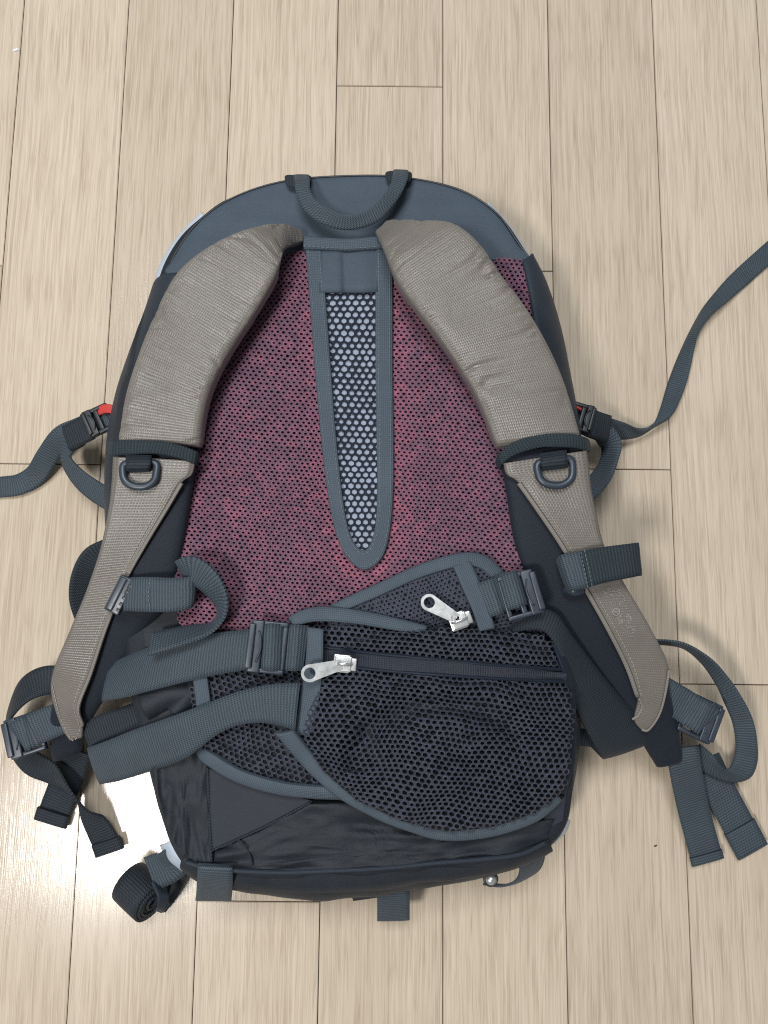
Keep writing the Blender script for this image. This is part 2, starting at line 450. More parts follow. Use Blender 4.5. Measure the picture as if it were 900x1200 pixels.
def tube(name, pts, r, mat, parent, closed=False, nr=10, flat=1.0, rad=None):
    n = len(pts); V, U, Fc = [], [], []; s = 0
    for i, p in enumerate(pts):
        a = pts[(i - 1) % n] if closed else pts[max(0, i - 1)]; b = pts[(i + 1) % n] if closed else pts[min(n - 1, i + 1)]
        t = (b - a).normalized(); up = Vector((0, 0, 1)) if abs(t.z) < 0.95 else Vector((1, 0, 0))
        sd = t.cross(up).normalized(); u2 = sd.cross(t)
        if i: s += (p - pts[i - 1]).length
        rr = r * (rad[i] if rad else 1)
        for k in range(nr):
            an = 2 * math.pi * k / nr
            V.append(p + sd * (math.cos(an) * rr) + u2 * (math.sin(an) * rr * flat)); U.append((s, an / 6.283 * rr * 6.283))
    m = n if closed else n - 1
    for i in range(m):
        for k in range(nr):
            a = i * nr + k; b = i * nr + (k + 1) % nr; c = ((i + 1) % n) * nr + k; d = ((i + 1) % n) * nr + (k + 1) % nr
            Fc.append((a, b, d, c))
    if not closed: Fc.append(tuple(range(nr))); Fc.append(tuple(range((n - 1) * nr, n * nr)))
    return mk(name, V, Fc, mat, parent, U)
def tube_px(name, pts, r, mat, parent, sub=8, closed=False, **kw):
    return tube(name, [P(*f) for f in cat([tuple(p) for p in pts], sub, closed)], r, mat, parent, closed, **kw)
def seam(name, pts, off, r, mat, parent, sub=8):
    return tube(name, [PZ(f[0], f[1], off) for f in cat(pts, sub)], r, mat, parent, nr=6, flat=0.7)

def stitches(name, wpts, mat, parent, pitch=0.0034, ln=0.0022, r=0.00032, cross=False):
    """a run of single thread stitches along world points."""
    V, U, Fc = [], [], []; acc = 0.0; nxt = 0.0
    for i in range(len(wpts) - 1):
        a, b = wpts[i], wpts[i + 1]; L = (b - a).length
        while nxt <= acc + L and L > 1e-9:
            c = a.lerp(b, (nxt - acc) / L); t = (b - a).normalized(); sd = t.cross(Vector((0, 0, 1)))
            if sd.length < 1e-6: sd = Vector((1, 0, 0))
            sd.normalize(); up = sd.cross(t); base = len(V)
            if cross: t, sd = sd, t
            for f, q in ((-0.5, 0.4), (0, 1.0), (0.5, 0.4)):
                for k in range(5):
                    an = 6.283 * k / 5
                    V.append(c + t * (ln * f) + sd * (math.cos(an) * r * q) + up * (math.sin(an) * r * q + (0.0002 if f == 0 else -0.0001))); U.append((f, k / 5))
            for g in range(2):
                for k in range(5):
                    p0 = base + g * 5 + k; p1 = base + g * 5 + (k + 1) % 5
                    Fc.append((p0, p1, p1 + 5, p0 + 5))
            nxt += pitch
        acc += L
    return mk(name, V, Fc, mat, parent, U)

def boxes(name, O, u, v, n, lst, bev, mat, parent):
    """bevelled boxes (u0,u1,v0,v1,n0,n1) in the frame O,u,v,n joined into one mesh."""
    bm = bmesh.new()
    for (u0, u1, v0, v1, n0, n1) in lst:
        vs_ = [bm.verts.new(O + u * a + v * b + n * c) for a in (u0, u1) for b in (v0, v1) for c in (n0, n1)]
        for q in ((0, 1, 3, 2), (4, 6, 7, 5), (0, 4, 5, 1), (2, 3, 7, 6), (0, 2, 6, 4), (1, 5, 7, 3)):
            bm.faces.new([vs_[i] for i in q])
    bmesh.ops.recalc_face_normals(bm, faces=bm.faces)
    bmesh.ops.bevel(bm, geom=list(bm.edges), offset=bev, segments=3, affect='EDGES', profile=0.6)
    me = bpy.data.meshes.new(name); bm.to_mesh(me); bm.free(); me.materials.append(mat)
    me.polygons.foreach_set('use_smooth', [True] * len(me.polygons))
    o = bpy.data.objects.new(name, me); COL.objects.link(o); o.parent = parent
    return o

def frame(a, b, tilt=0.0):
    """local frame from world a to b: u along, v across, n up."""
    u = (b - a).normalized(); v = Vector((0, 0, 1)).cross(u).normalized(); n = u.cross(v).normalized()
    if tilt:
        R = Matrix.Rotation(math.radians(tilt), 3, u); v = R @ v; n = R @ n
    return u, v, n

def ladderlock(name, a, b, w, mat, parent, tilt=0.0, th=0.005):
    """ladder buckle from a (fixed webbing side) to b (lifting lip)."""
    u, v, n = frame(a, b, tilt); L = (b - a).length; h = w / 2
    r = 0.0032
    lst = [(0, L, -h, -h + r, 0, th), (0, L, h - r, h, 0, th),
           (0, 0.0035, -h, h, 0, th * 0.8), (L * 0.42, L * 0.42 + 0.0038, -h, h, 0.0005, th * 0.9),
           (L * 0.66, L, -h, h, 0.001, th * 1.25), (L * 0.88, L * 1.06, -h * 0.86, h * 0.86, th * 0.7, th * 1.6)]
    o = boxes(name, a, u, v, n, lst, 0.0011, mat, parent)
    # the shallow thumb recess on the lip: a raised crescent
    pts = []
    for i in range(13):
        f = i / 12 * 2 - 1
        pts.append(a + u * (L * 0.78 - 0.0022 * (1 - f * f)) + v * (h * 0.6 * f) + n * (th * 1.28))
    tube('lip_ridge', pts, 0.0007, mat, o, nr=6)
    return o

# ------------------------------------------------------------------ floor
floor = mk('floor', [(-2.2, -2.2, -0.0035), (2.2, -2.2, -0.0035), (2.2, 2.2, -0.0035), (-2.2, 2.2, -0.0035)], [(0, 1, 2, 3)], M_GAP)
floor['kind'] = 'structure'; floor['label'] = 'pale oak laminate floor of narrow planks'
PW, PLN, GAP = 0.095, 0.80, 0.0004
XL = P(519, 0, 0).x
def plank_mesh():
    bm = bmesh.new(); hx, hy = PW / 2 - GAP, PLN / 2 - GAP
    bmesh.ops.create_cube(bm, size=1)
    for v in bm.verts: v.co = Vector((v.co.x * 2 * hx, v.co.y * 2 * hy, (v.co.z - 0.5) * 0.003))
    bmesh.ops.bevel(bm, geom=[e for e in bm.edges if all(v.co.z > -0.001 for v in e.verts)], offset=0.0004, segments=2, affect='EDGES')
    me = bpy.data.meshes.new('plank'); bm.to_mesh(me); bm.free(); me.materials.append(WOOD); return me
PM = plank_mesh()
joints = {-4: 548, -3: 800, -2: 1058, -1: 101, 0: 316, 1: 547, 2: 798, -5: 316}
for c in range(-13, 13):
    jy = P(450, joints[c], 0).y if c in joints else random.uniform(-0.4, 0.4)
    for r in (-2, -1, 0, 1):
        y = jy + (r + 0.5) * PLN
        if abs(y) > 1.7: continue
        o = bpy.data.objects.new('plank', PM); COL.objects.link(o); o.parent = floor
        o.location = (XL + (c + 0.5) * PW, y, random.uniform(-0.00006, 0.00006))
        o.rotation_euler.z = math.pi if random.random() < 0.5 else 0

# ------------------------------------------------------------------ backpack
bag = bpy.data.objects.new('backpack', None); COL.objects.link(bag)
bag['label'] = 'dark hiking backpack lying on the floor with its pink mesh back and grey straps up'
bag['category'] = 'backpack'

OUT = [(180, 345), (195, 305), (225, 264), (270, 232), (335, 213), (420, 207), (480, 210), (540, 223), (583, 250), (610, 287), (630, 330), (648, 380), (662, 440), (672, 500), (678, 580), (680, 680), (678, 780),
       (676, 860), (671, 925), (660, 968), (634, 998), (560, 1024), (480, 1038), (400, 1046), (320, 1045), (260, 1036), (225, 1020), (202, 990), (188, 950), (176, 910), (164, 860), (153, 800), (141, 720), (131, 620), (129, 540), (139, 460), (157, 400)]
def body():
    ol = cat(OUT, 6, True); W = [P(x, y, 0.082) for x, y in ol]; N = len(W)
    nm = []
    for i in range(N):
        t = (W[(i + 2) % N] - W[i - 2]).normalized(); nm.append(Vector((-t.y, t.x, 0)))
    c = sum(W, Vector()) / N
    if nm[0].dot(W[0] - c) < 0: nm = [-q for q in nm]
    V, U, Fc = [], [], []
    for d, z in ((-0.006, 0.0005), (0.006, 0.012), (0.010, 0.030), (0.010, 0.046), (0.007, 0.062), (0.003, 0.074), (0.0, 0.081), (-0.005, None)):
        for i in range(N):
            p = W[i] + nm[i] * d
            k = noise.noise(Vector((p.x * 28, p.y * 28, (z or 0.09) * 40)))
            q = p + nm[i] * (0.003 * k if z else 0); q.z = z if z else Zb(p.x, p.y) - 0.0015
            V.append(q); U.append((q.x + q.z * .7, q.y + q.z * .7))
    ring = [V[-N + i].copy() for i in range(N)]
    fr = (0.93, 0.85, 0.76, 0.66, 0.55, 0.44, 0.33, 0.22, 0.11)
    for f in fr:
        for i in range(N):
            p = c.lerp(ring[i], f); z = Zb(p.x, p.y)
            low = max(0.0, min(1.0, (-0.02 - p.y) / 0.1))
            z += 0.004 * low * noise.noise(Vector((p.x * 40, p.y * 26, 1.0))) * min(1, (1 - f) * 9) - 0.0015
            V.append(Vector((p.x, p.y, z))); U.append((p.x, p.y))
    V.append(Vector((c.x, c.y, Zb(c.x, c.y) - 0.0015))); U.append((c.x, c.y))
    R = 8 + len(fr)
    for r in range(R - 1):
        for i in range(N):
            a, b = r * N + i, r * N + (i + 1) % N; Fc.append((a, b, b + N, a + N))
    for i in range(N): Fc.append(((R - 1) * N + i, (R - 1) * N + (i + 1) % N, len(V) - 1))
    Fc.append(tuple(range(N)))
    return mk('main_compartment', V, Fc, M_BODY, bag, U)
BODY = body()

# slate side panels running down both flanks
ribbon('side_panel', [((208, 320, .094), (180, 335, .072)), ((194, 352, .096), (168, 372, .068)), ((184, 400, .096), (150, 418, .064)), ((166, 450, .09), (134, 470, .058)), ((162, 520, .09), (124, 535, .056)), ((166, 610, .09), (125, 625, .055)), ((176, 700, .088), (136, 720, .055)), ((190, 790, .088), (150, 800, .055))], M_SIDE, bag, cup=0.004, nw=8)
ribbon('side_panel', [((612, 306, .0945), (622, 298, .082)), ((620, 340, .0965), (640, 332, .076)), ((628, 390, .0975), (656, 382, .070)), ((638, 450, .098), (668, 440, .066)), ((646, 520, .09), (680, 510, .058)), ((650, 610, .09), (684, 600, .056)), ((650, 720, .088), (686, 720, .055)), ((646, 840, .088), (682, 840, .055))], M_SIDE, bag, cup=0.004, nw=8)
# silver bits of the front that show past the edge
ribbon('reflective_trim', [((182, 345, .050), (196, 345, .078)), ((184, 320, .054), (206, 318, .080)), ((198, 293, .056), (216, 293, .080)), ((217, 269, .062), (232, 273, .080)), ((238, 250, .070), (244, 258, .078))], M_REFL, bag, cup=0.003)
ribbon('reflective_trim', [((570, 238, .066), (566, 246, .078)), ((588, 255, .060), (578, 264, .080)), ((607, 279, .056), (594, 286, .080)), ((620, 300, .055), (602, 302, .080)), ((632, 318, .050), (612, 316, .078))], M_REFL, bag, cup=0.003)
ribbon('reflective_trim', [((667, 962, .045), (660, 955, .068)), ((662, 975, .045), (652, 968, .068)), ((648, 988, .045), (640, 980, .068))], M_REFL, bag, cup=0.002)
ribbon('reflective_trim', [((188, 990, .030), (200, 985, .06)), ((197, 1006, .030), (208, 1000, .06)), ((214, 1020, .030), (222, 1010, .06))], M_REFL, bag, cup=0.002)

# top yoke
YK = panel('yoke_panel', [(199, 322), (203, 303), (230, 264), (273, 233), (336, 213), (420, 207), (480, 210), (540, 224), (581, 251), (607, 287), (622, 308), (560, 308), (450, 297), (400, 296), (355, 297), (280, 316)],
           lambda x, y: 0.0018 + 0.0008 * noise.noise(Vector((x * .02, y * .05, 1))), 0.002, M_YOKE, bag, centre=(412, 258))
tube('edge_piping', [PZ(f[0], f[1], 0.001) for f in cat([(199, 322), (203, 302), (230, 263), (273, 232), (336, 212), (420, 206), (480, 209), (540, 223), (582, 250), (608, 286), (623, 306)], 8)], 0.0009, M_PLASB, YK, nr=6)

# mauve perforated back with two soft pads and a sunken channel
def padoff(x, y):
    cxl = 365 + (y - 290) * 0.13; cxr = 458
    d = max(0.0, cxl - x, x - cxr)
    up = 0.0045 * min(1.0, d / 38.0)
    low = 0.0010 * noise.noise(Vector((x * 0.02, y * 0.02, 5.0))) + 0.0006 * noise.noise(Vector((x * 0.06, y * 0.06, 8.0)))
    return 0.003 + up + low
CH = [(372, 292), (376, 340), (381, 420), (387, 500), (395, 570), (404, 620), (414, 646), (426, 655), (438, 648), (447, 622), (451, 570), (451, 500), (449, 420), (448, 340), (448, 292)]
MPOLY = [(206, 322), (280, 312), (356, 293), (450, 293), (560, 304), (618, 304), (626, 345), (634, 400), (642, 480), (644, 560), (644, 650), (620, 705), (560, 722), (470, 738), (400, 745), (300, 752), (215, 748), (200, 690), (186, 600), (172, 520), (180, 430), (192, 370)]
def pink(x, y):      # where the stretched knit lets the pink yarn show: along the channel, in streaks lower down
    if y < 655: d = max(365 + (y - 290) * 0.10 - x, x - 458, 0)
    else: d = math.hypot(x - 426, y - 650) - 20
    k = math.exp(-max(0, d - 3) / 14.0) * (0.65 + 0.6 * noise.noise(Vector((x * .05, (y + x) * .09, 1))))
    st = max(0, noise.noise(Vector(((x + y) * .012, (y - x) * .06, 3)))) * max(0, min(1, (y - 430) / 150.0)) * 0.35
    return max(0.0, min(1.0, k + st + 0.10))
BKB = panel('mesh_backing', MPOLY, lambda x, y: padoff(x, y) - 0.0022, 0.002, M_PINKB, bag, sub=4, closed_spline=False)
hexnet('back_mesh', MPOLY, padoff, 6.5, 4.25, 0.46, 0.0016, M_PINK, bag, warp=0.7, wscale=0.012, seed=1.0, jitter=0.35, ang=0.10, skip=CH, attr=pink)

# central ventilation channel
CHB = panel('channel_backing', CH, 0.0034, 0.001, M_PALE, bag, sub=4, centre=(418, 470), closed_spline=False, rough=0.0012)
hexnet('channel_mesh', CH, 0.0046, 8.6, 6.9, 0.70, 0.0009, M_NETW, bag, warp=0.35, wscale=0.015, seed=4.0, jitter=0.3)
LO = [(358, 290), (362, 340), (368, 420), (375, 500), (383, 570), (393, 622), (406, 652), (426, 668), (447, 655), (457, 622), (461, 570), (461, 500), (460, 420), (460, 340), (459, 290)]
LI = [(377, 290), (381, 340), (387, 420), (393, 500), (400, 570), (407, 614), (415, 636), (426, 645), (434, 637), (440, 614), (442, 570), (441, 500), (440, 420), (440, 340), (441, 290)]
CB = ribbon_z('channel_binding', [((a[0], a[1], .0058), (b[0], b[1], .0066)) for a, b in zip(LO, LI)], M_BIND, bag, sub=6, th=.0022)
for tt in (0.16, 0.82):
    stitches('stitching', [PZ(f[0], f[1], .0074) for f in cat([(a[0] + (b[0] - a[0]) * tt, a[1] + (b[1] - a[1]) * tt) for a, b in zip(LO, LI)], 6)], M_THREAD, CB)
ribbon_z('channel_flap', [((374, 290, .0066), (374, 343, .0068)), ((395, 290, .0075), (396, 343, .0080)), ((404, 290, .0064), (406, 343, .0064)), ((425, 290, .0076), (425, 343, .0082)), ((443, 290, .0066), (443, 342, .0068))], M_YOKE, bag, th=.0012)
TB = ribbon_z('top_binding', [((356, 277, .0070), (356, 292, .0070)), ((380, 279, .0085), (380, 293, .0085)), ((410, 280, .0090), (410, 294, .0090)), ((440, 278, .0085), (440, 292, .0085)), ((462, 275, .0070), (462, 290, .0070))], M_BIND, bag, th=.0024, cup=.0008)
stitches('stitching', [PZ(f[0], f[1], .0112) for f in cat([(357, 288), (380, 290), (410, 291), (440, 289), (461, 286)], 8)], M_THREAD, TB)

# grab handle
GH = ribbon('grab_handle', [((345, 206, .092), (362, 206, .092)), ((345, 212, .101), (363, 213, .101)), ((347, 226, .104), (364, 224, .106)), ((356, 246, .105), (372, 236, .109)), ((374, 261, .106), (387, 245, .111)), ((398, 269, .106), (402, 251, .112)), ((421, 268, .106), (418, 251, .112)), ((444, 259, .106), (436, 242, .111)), ((461, 241, .105), (449, 229, .109)), ((472, 224, .104), (457, 217, .106)), ((478, 209, .101), (460, 206, .101)), ((478, 201, .092), (461, 200, .092))], M_WEB, bag, th=.0022)
for q in ([(334, 206), (347, 205), (364, 206), (362, 215), (349, 219), (337, 217)], [(452, 202), (465, 200), (482, 202), (480, 213), (468, 214), (455, 212)]):
    panel('handle_anchor', q, 0.008, 0.009, M_WEBD, GH, sub=4)

# ---------------------------------------------------------------- shoulder straps
def on_strip(a, b, f): return (a[0] + (b[0] - a[0]) * f, a[1] + (b[1] - a[1]) * f)
# --- the strap on the left
SL = loft('shoulder_strap', [((354, 268), (360, 280), .098, .5), ((330, 260), (338, 290), .118, .8), ((292, 264), (330, 306), .130), ((246, 283), (319, 328), .133), ((206, 316), (296, 367), .131), ((180, 362), (266, 414), .129), ((160, 410), (247, 452), .127), ((144, 462), (238, 486), .124), ((134, 520), (234, 524), .119)],
          0.0175, M_TAUPE, bag, sub=22, power=0.30, nr=40, wr=0.0034, seed=1.3)
FOL = loft('strap_foam', [((134, 518), (230, 530), .117), ((131, 560), (224, 565), .114), ((121, 635), (210, 650), .107), ((103, 690), (193, 712), .098), ((83, 745), (165, 747), .088), ((64, 790), (138, 797), .075), ((56, 840), (112, 838), .060), ((55, 874), (101, 864), .046), ((60, 897), (94, 886), .037, .8)],
           0.014, M_FOAM, SL, sub=8, power=0.5)
def faced(secs, parent, seed):
    fl = cat([tuple(a) + tuple(b) + (z,) for a, b, z in secs], 8)
    return ribbon_w('strap_facing', [P(f[0], f[1], f[4]) for f in fl], [P(f[2], f[3], f[4]) for f in fl], M_TAUPE, parent, th=.0022, nw=10, ripple=.0007)
FL = [((133, 535), (229, 540), .1185), ((132, 552), (225, 556), .1175), ((131, 568), (213, 566), .1165), ((128, 595), (196, 595), .114), ((119, 640), (170, 638), .1095), ((103, 688), (146, 682), .1015), ((83, 737), (124, 736), .0925), ((64, 783), (106, 790), .080), ((61, 812), (92, 828), .069), ((72, 850), (97, 850), .058), ((82, 867), (96, 864), .053)]
FCL = faced(FL, SL, 1)
LI2 = [(b[0], b[1], z + .0016) for a, b, z in FL[2:]]
PPL = tube_px('facing_piping', LI2[:-1], 0.0014, M_TAUPE_P, FCL, nr=8)
stitches('stitching', [P(*f) for f in cat([(a[0] + (b[0] - a[0]) * .84, a[1] + (b[1] - a[1]) * .84, z + .0014) for a, b, z in FL[2:-1]], 8)], M_THREADT, FCL)
stitches('stitching', [P(*f) for f in cat([(62, 806, .0735), (68, 832, .066), (76, 853, .0585), (86, 868, .0555), (93, 857, .0565), (95, 842, .063)], 8)], M_THREADT, FCL)
ribbon('elastic_band', [((128, 519, .108), (128, 534, .106)), ((133, 517, .121), (132, 534, .120)), ((150, 516, .1235), (150, 533, .1225)), ((187, 517, .1235), (183, 532, .1225)), ((215, 523, .1225), (212, 538, .1215)), ((230, 529, .1205), (228, 544, .119)), ((233, 532, .110), (231, 546, .108))], M_ELAS, SL, cup=.0002, th=.0013)
def dring(ring, web, z, parent):
    o = tube_px('d_ring', [(x, y, z) for x, y in ring], 0.0026, M_PLAS, parent, sub=6, closed=True, nr=10, flat=0.75)
    (a, b, c, d) = web
    ribbon('ring_loop', [((a[0], a[1], z - .001), (b[0], b[1], z - .001)), ((a[0] * .5 + d[0] * .5, a[1] * .5 + d[1] * .5, z + .0045), (b[0] * .5 + c[0] * .5, b[1] * .5 + c[1] * .5, z + .0045)), ((d[0], d[1], z + .003), (c[0], c[1], z + .003)), ((d[0], d[1] + 3, z - .002), (c[0], c[1] + 3, z - .002))], M_WEBD, o)
    return o
dring([(146, 544), (144, 556), (148, 565), (158, 570), (170, 570), (180, 564), (183, 554), (182, 543), (164, 543)], ((147, 534), (178, 534), (176, 549), (148, 549)), .1215, SL)

# sternum webbing and slider on the left strap
ss = boxes('sternum_slider', P(142, 697, .1065), *frame(P(134, 714, .105), P(151, 680, .107)), [(-.013, .013, -.0055, .0055, -.001, .0035), (-.012, .012, -.0005, .0045, .003, .0048)], .0012, M_PLAS, SL)
u_, v_, n_ = frame(P(134, 714, .105), P(151, 680, .107))
boxes('slider_teeth', P(144, 697.5, .1065), u_, v_, n_, [(-.0105 + i * .0045, -.0085 + i * .0045, -.0042, -.0016, .0030, .0044) for i in range(5)], .0004, M_PLASB, ss)
ST = ribbon('sternum_webbing', [((149, 677, .109), (145, 716, .109)), ((172, 676, .114), (172, 717, .113)), ((200, 677, .117), (200, 717, .116)), ((220, 676, .117), (220, 714, .116)), ((229, 668, .112), (226, 708, .112)), ((226, 660, .106), (222, 700, .106))], M_WEB, SL, cup=.0006)
stitches('stitching', [P(*f) for f in cat([(176, 679, .1155), (174, 697, .1165), (176, 715, .1155)], 6)], M_THREAD, ST, pitch=.0028)
strip('sternum_tail', [(214, 672, .110, 20), (226, 668, .118, 25), (243, 680, .119, 30), (256, 700, .116, 45), (258, 720, .112, 62), (246, 736, .110, 66), (215, 745, .109, 50), (176, 755, .106, 40)], .0195, M_WEB, SL, cup=.0004)

# lower adjuster on the left strap
web_l = strip('adjuster_webbing', [(84, 836, .054), (62, 845, .054), (44, 853, .0535), (36, 857, .0545), (28, 860, .0560), (22, 863, .054), (21, 866, .047)], .0235, M_WEB, SL)
ladderlock('adjuster_buckle', P(52, 854, .046), P(13, 867, .046), .029, M_PLAS, SL, tilt=4)
strip('adjuster_loop', [(78, 800, .040, 0), (56, 797, .040, 5), (33, 806, .040, 25), (16, 826, .036, 48), (9, 848, .030, 60), (16, 872, .024, 45), (36, 893, .020, 20), (58, 905, .022, 30), (80, 926, .022, 62), (95, 943, .016, 66), (110, 962, .008, 22), (129, 997, .003, 4)], .0215, M_WEBD, SL, sub=10)
strip('adjuster_tail', [(88, 878, .026, 0), (82, 905, .016, 0), (72, 930, .006, 4), (60, 963, .003, 0)], .0250, M_WEBD, SL)
strip('tail_hem', [(63, 951, .0062, 0), (59, 965, .0050, 0)], .0262, M_WEBD, SL, th=.0035)
strip('tail_hem', [(124, 985, .0066, 2), (129, 999, .0050, 2)], .0226, M_WEBD, SL, th=.0035)
# dark strap that loops out behind the strap
strip('load_webbing', [(126, 644, .060, -10), (108, 654, .062, -25), (97, 676, .060, -35), (95, 702, .054, -35), (104, 730, .045, -20)], .0165, M_WEBD, BODY)

# --- the strap on the right
SR = loft('shoulder_strap', [((438, 270), (452, 256), .104, .5), ((446, 287), (492, 254), .120, .8), ((456, 311), (531, 257), .130), ((470, 336), (563, 281), .133), ((490, 364), (591, 321), .133), ((515, 397), (622, 363), .131), ((540, 433), (648, 409), .128), ((562, 472), (667, 455), .125), ((582, 524), (684, 514), .121)],
          0.0175, M_TAUPE, bag, sub=22, power=0.30, nr=40, wr=0.0034, seed=5.1)
FOR = loft('strap_foam', [((583, 530), (687, 520), .118), ((592, 565), (693, 570), .115), ((605, 640), (706, 634), .108), ((628, 700), (732, 690), .099), ((660, 747), (760, 740), .089), ((695, 797), (782, 786), .075), ((728, 840), (792, 828), .060), ((752, 871), (800, 862), .046), ((772, 903), (804, 896), .035, .8)],
           0.014, M_FOAM, SR, sub=8, power=0.5)
FR = [((590, 543), (687, 528), .1195), ((594, 556), (690, 548), .1185), ((608, 566), (692, 570), .1175), ((632, 600), (699, 604), .1150), ((660, 642), (708, 640), .1105), ((684, 686), (729, 680), .1025), ((712, 736), (762, 736), .0935), ((734, 780), (783, 782), .081), ((747, 816), (776, 826), .070), ((743, 842), (766, 848), .061), ((752, 855), (759, 856), .056)]
FCR = faced(FR, SR, 2)
tube_px('facing_piping', [(a[0], a[1], z + .0016) for a, b, z in FR[2:9]], 0.0016, M_TAUPE_P, FCR, nr=8)
stitches('stitching', [P(*f) for f in cat([(a[0] + (b[0] - a[0]) * .17, a[1] + (b[1] - a[1]) * .17, z + .0014) for a, b, z in FR[2:9]], 8)], M_THREADT, FCR)
tube_px('facing_piping', [(784, 785, .0825), (779, 815, .0745), (772, 838, .067), (760, 855, .0585), (752, 855, .0575)], .0010, M_TAUPE_P, FCR, nr=6)
tube_px('facing_piping', [(749, 818, .0715), (752, 828, .068), (748, 838, .0645), (741, 843, .0625)], .0010, M_TAUPE_P, FCR, nr=6)
# worn print on the facing: flecks and one small ring
def flecks():
    V, Fc = [], []
    for k in range(260):
        t = random.random(); y = 688 + 60 * t; x = 704 + 27 * t + random.uniform(0, 24) * (1 - 0.3 * t)
        if random.random() < t * 0.8: continue
        z = .1020 - (y - 686) / 50 * .009 + .0021
        r = random.uniform(.5, 1.3); b = len(V); n = 5
        for q in range(n):
            a = 6.283 * q / n + k; V.append(P(x + math.cos(a) * r * random.uniform(.6, 1.3), y + math.sin(a) * r * .7, z))
        Fc.append(tuple(range(b, b + n)))
    return mk('worn_print', V, Fc, M_PRINT, FCR, [(v.x, v.y) for v in V])
flecks()
tube('worn_print', [P(722 + 4.2 * math.cos(i * 6.2832 / 16), 717 + 4.2 * math.sin(i * 6.2832 / 16), .0985) for i in range(16)], .0005, M_PRINT, FCR, closed=True, nr=6)
ribbon('elastic_band', [((581, 541, .110), (586, 551, .108)), ((584, 533, .120), (589, 544, .119)), ((598, 520, .1235), (604, 533, .1225)), ((620, 512, .126), (630, 525, .1245)), ((648, 508, .127), (652, 524, .1255)), ((672, 509, .126), (674, 525, .1245)), ((686, 513, .121), (687, 528, .120)), ((690, 516, .110), (691, 530, .108))], M_ELAS, SR, cup=.0002, th=.0013)
dring([(631, 543), (631, 556), (637, 565), (648, 569), (660, 568), (669, 561), (671, 550), (668, 538), (650, 541)], ((633, 532), (664, 528), (665, 544), (635, 548)), .1225, SR)
# sternum tab on the right strap
STR = ribbon('sternum_webbing', [((652, 656, .1105), (667, 696, .1085)), ((658, 650, .116), (672, 692, .1145)), ((672, 647, .1175), (684, 690, .116)), ((682, 646, .1175), (692, 688, .116))], M_WEB, SR, cup=.0005)
RT = ribbon('sternum_tab', [((680, 646, .1200), (690, 688, .1180)), ((700, 642, .1210), (708, 683, .1190)), ((722, 639, .121), (728, 679, .119)), ((738, 637, .120), (743, 676, .118)), ((746, 636, .117), (750, 674, .1155)), ((746, 637, .113), (750, 675, .112))], M_ELAS, SR, th=.0026)
stitches('stitching', [P(*f) for f in cat([(685, 646, .1222), (694, 687, .1202)], 8)], M_THREAD, RT, pitch=.0028)
stitches('stitching', [P(*f) for f in cat([(681, 648, .1222), (689, 688, .1202)], 8)], M_THREAD, RT, pitch=.0028)
tube_px('slider_knob', [(664, 690, .104), (672, 692, .107), (681, 690, .106)], .0042, M_PLAS, STR, nr=10)
# lower adjuster on the right
strip('adjuster_webbing', [(762, 803, .054), (782, 815, .054), (802, 827, .053), (812, 834, .0545), (822, 840, .0565), (829, 845, .054), (828, 850, .047)], .0240, M_WEB, SR)
ladderlock('adjuster_buckle', P(799, 832, .045), P(836, 850, .046), .030, M_PLAS, SR, tilt=-6)
ribbon('adjuster_loop', [((760, 752, .052), (760, 757, .034)), ((772, 750, .054), (772, 755, .036)), ((802, 754, .054), (800, 759, .036)), ((830, 770, .050), (822, 777, .036)), ((850, 790, .046), (838, 800, .036)), ((868, 815, .042), (848, 822, .034)), ((883, 845, .036), (858, 847, .030)), ((888, 878, .029), (862, 874, .026)), ((886, 898, .024), (859, 892, .024)), ((877, 912, .020), (852, 902, .026)), ((855, 916, .016), (842, 896, .026)), ((828, 907, .013), (836, 886, .026)), ((806, 893, .014), (820, 872, .026))], M_WEB, SR, sub=10)
strip('adjuster_tail', [(800, 876, .034, 0), (803, 900, .030, 0), (812, 945, .016, 0), (829, 1009, .004, 0)], .0245, M_WEB, SR)
strip('adjuster_tail', [(826, 890, .012, 0), (840, 920, .010, 0), (856, 950, .007, 0), (881, 996, .003, 0)], .0250, M_WEB, SR)
strip('tail_hem', [(866, 968, .0062, 0), (882, 998, .0050, 0)], .0262, M_WEB, SR, th=.0038)
strip('tail_hem', [(827, 1000, .0068, 0), (829.5, 1010, .0058, 0)], .0255, M_WEB, SR, th=.0032)

# ---------------------------------------------------------------- hip belt
belt = None
WPOLY = [(222, 782), (300, 770), (372, 745), (392, 800), (400, 930), (383, 930), (335, 926), (285, 911), (243, 888), (228, 845)]
def wingoff(x, y): return 0.010 + 0.0015 * noise.noise(Vector((x * .03, y * .03, 2))) - 0.004 * max(0, (250 - x) / 30)
BELT = panel('hip_belt', WPOLY, lambda x, y: wingoff(x, y) - .0016, .010, M_NETBB, bag, sub=5, closed_spline=False)
hexnet('wing_mesh', WPOLY, wingoff, 7.6, 5.7, 0.64, 0.0016, M_NETB, BELT, warp=0.7, seed=3, jitter=0.5, ang=.35)
ribbon_z('wing_binding', [((238, 876, .006), (232, 884, .002)), ((250, 883, .013), (240, 894, .008)), ((285, 903, .0135), (280, 917, .009)), ((335, 917, .0135), (331, 931, .009)), ((388, 921, .0135), (388, 936, .009)), ((420, 920, .0125), (420, 936, .008))], M_BIND, BELT, cup=.001, th=.0024)
ribbon_z('wing_binding', [((226, 793, .012), (243, 792, .013)), ((229, 815, .0125), (246, 815, .0135)), ((232, 840, .0125), (249, 840, .0135))], M_BIND, BELT)
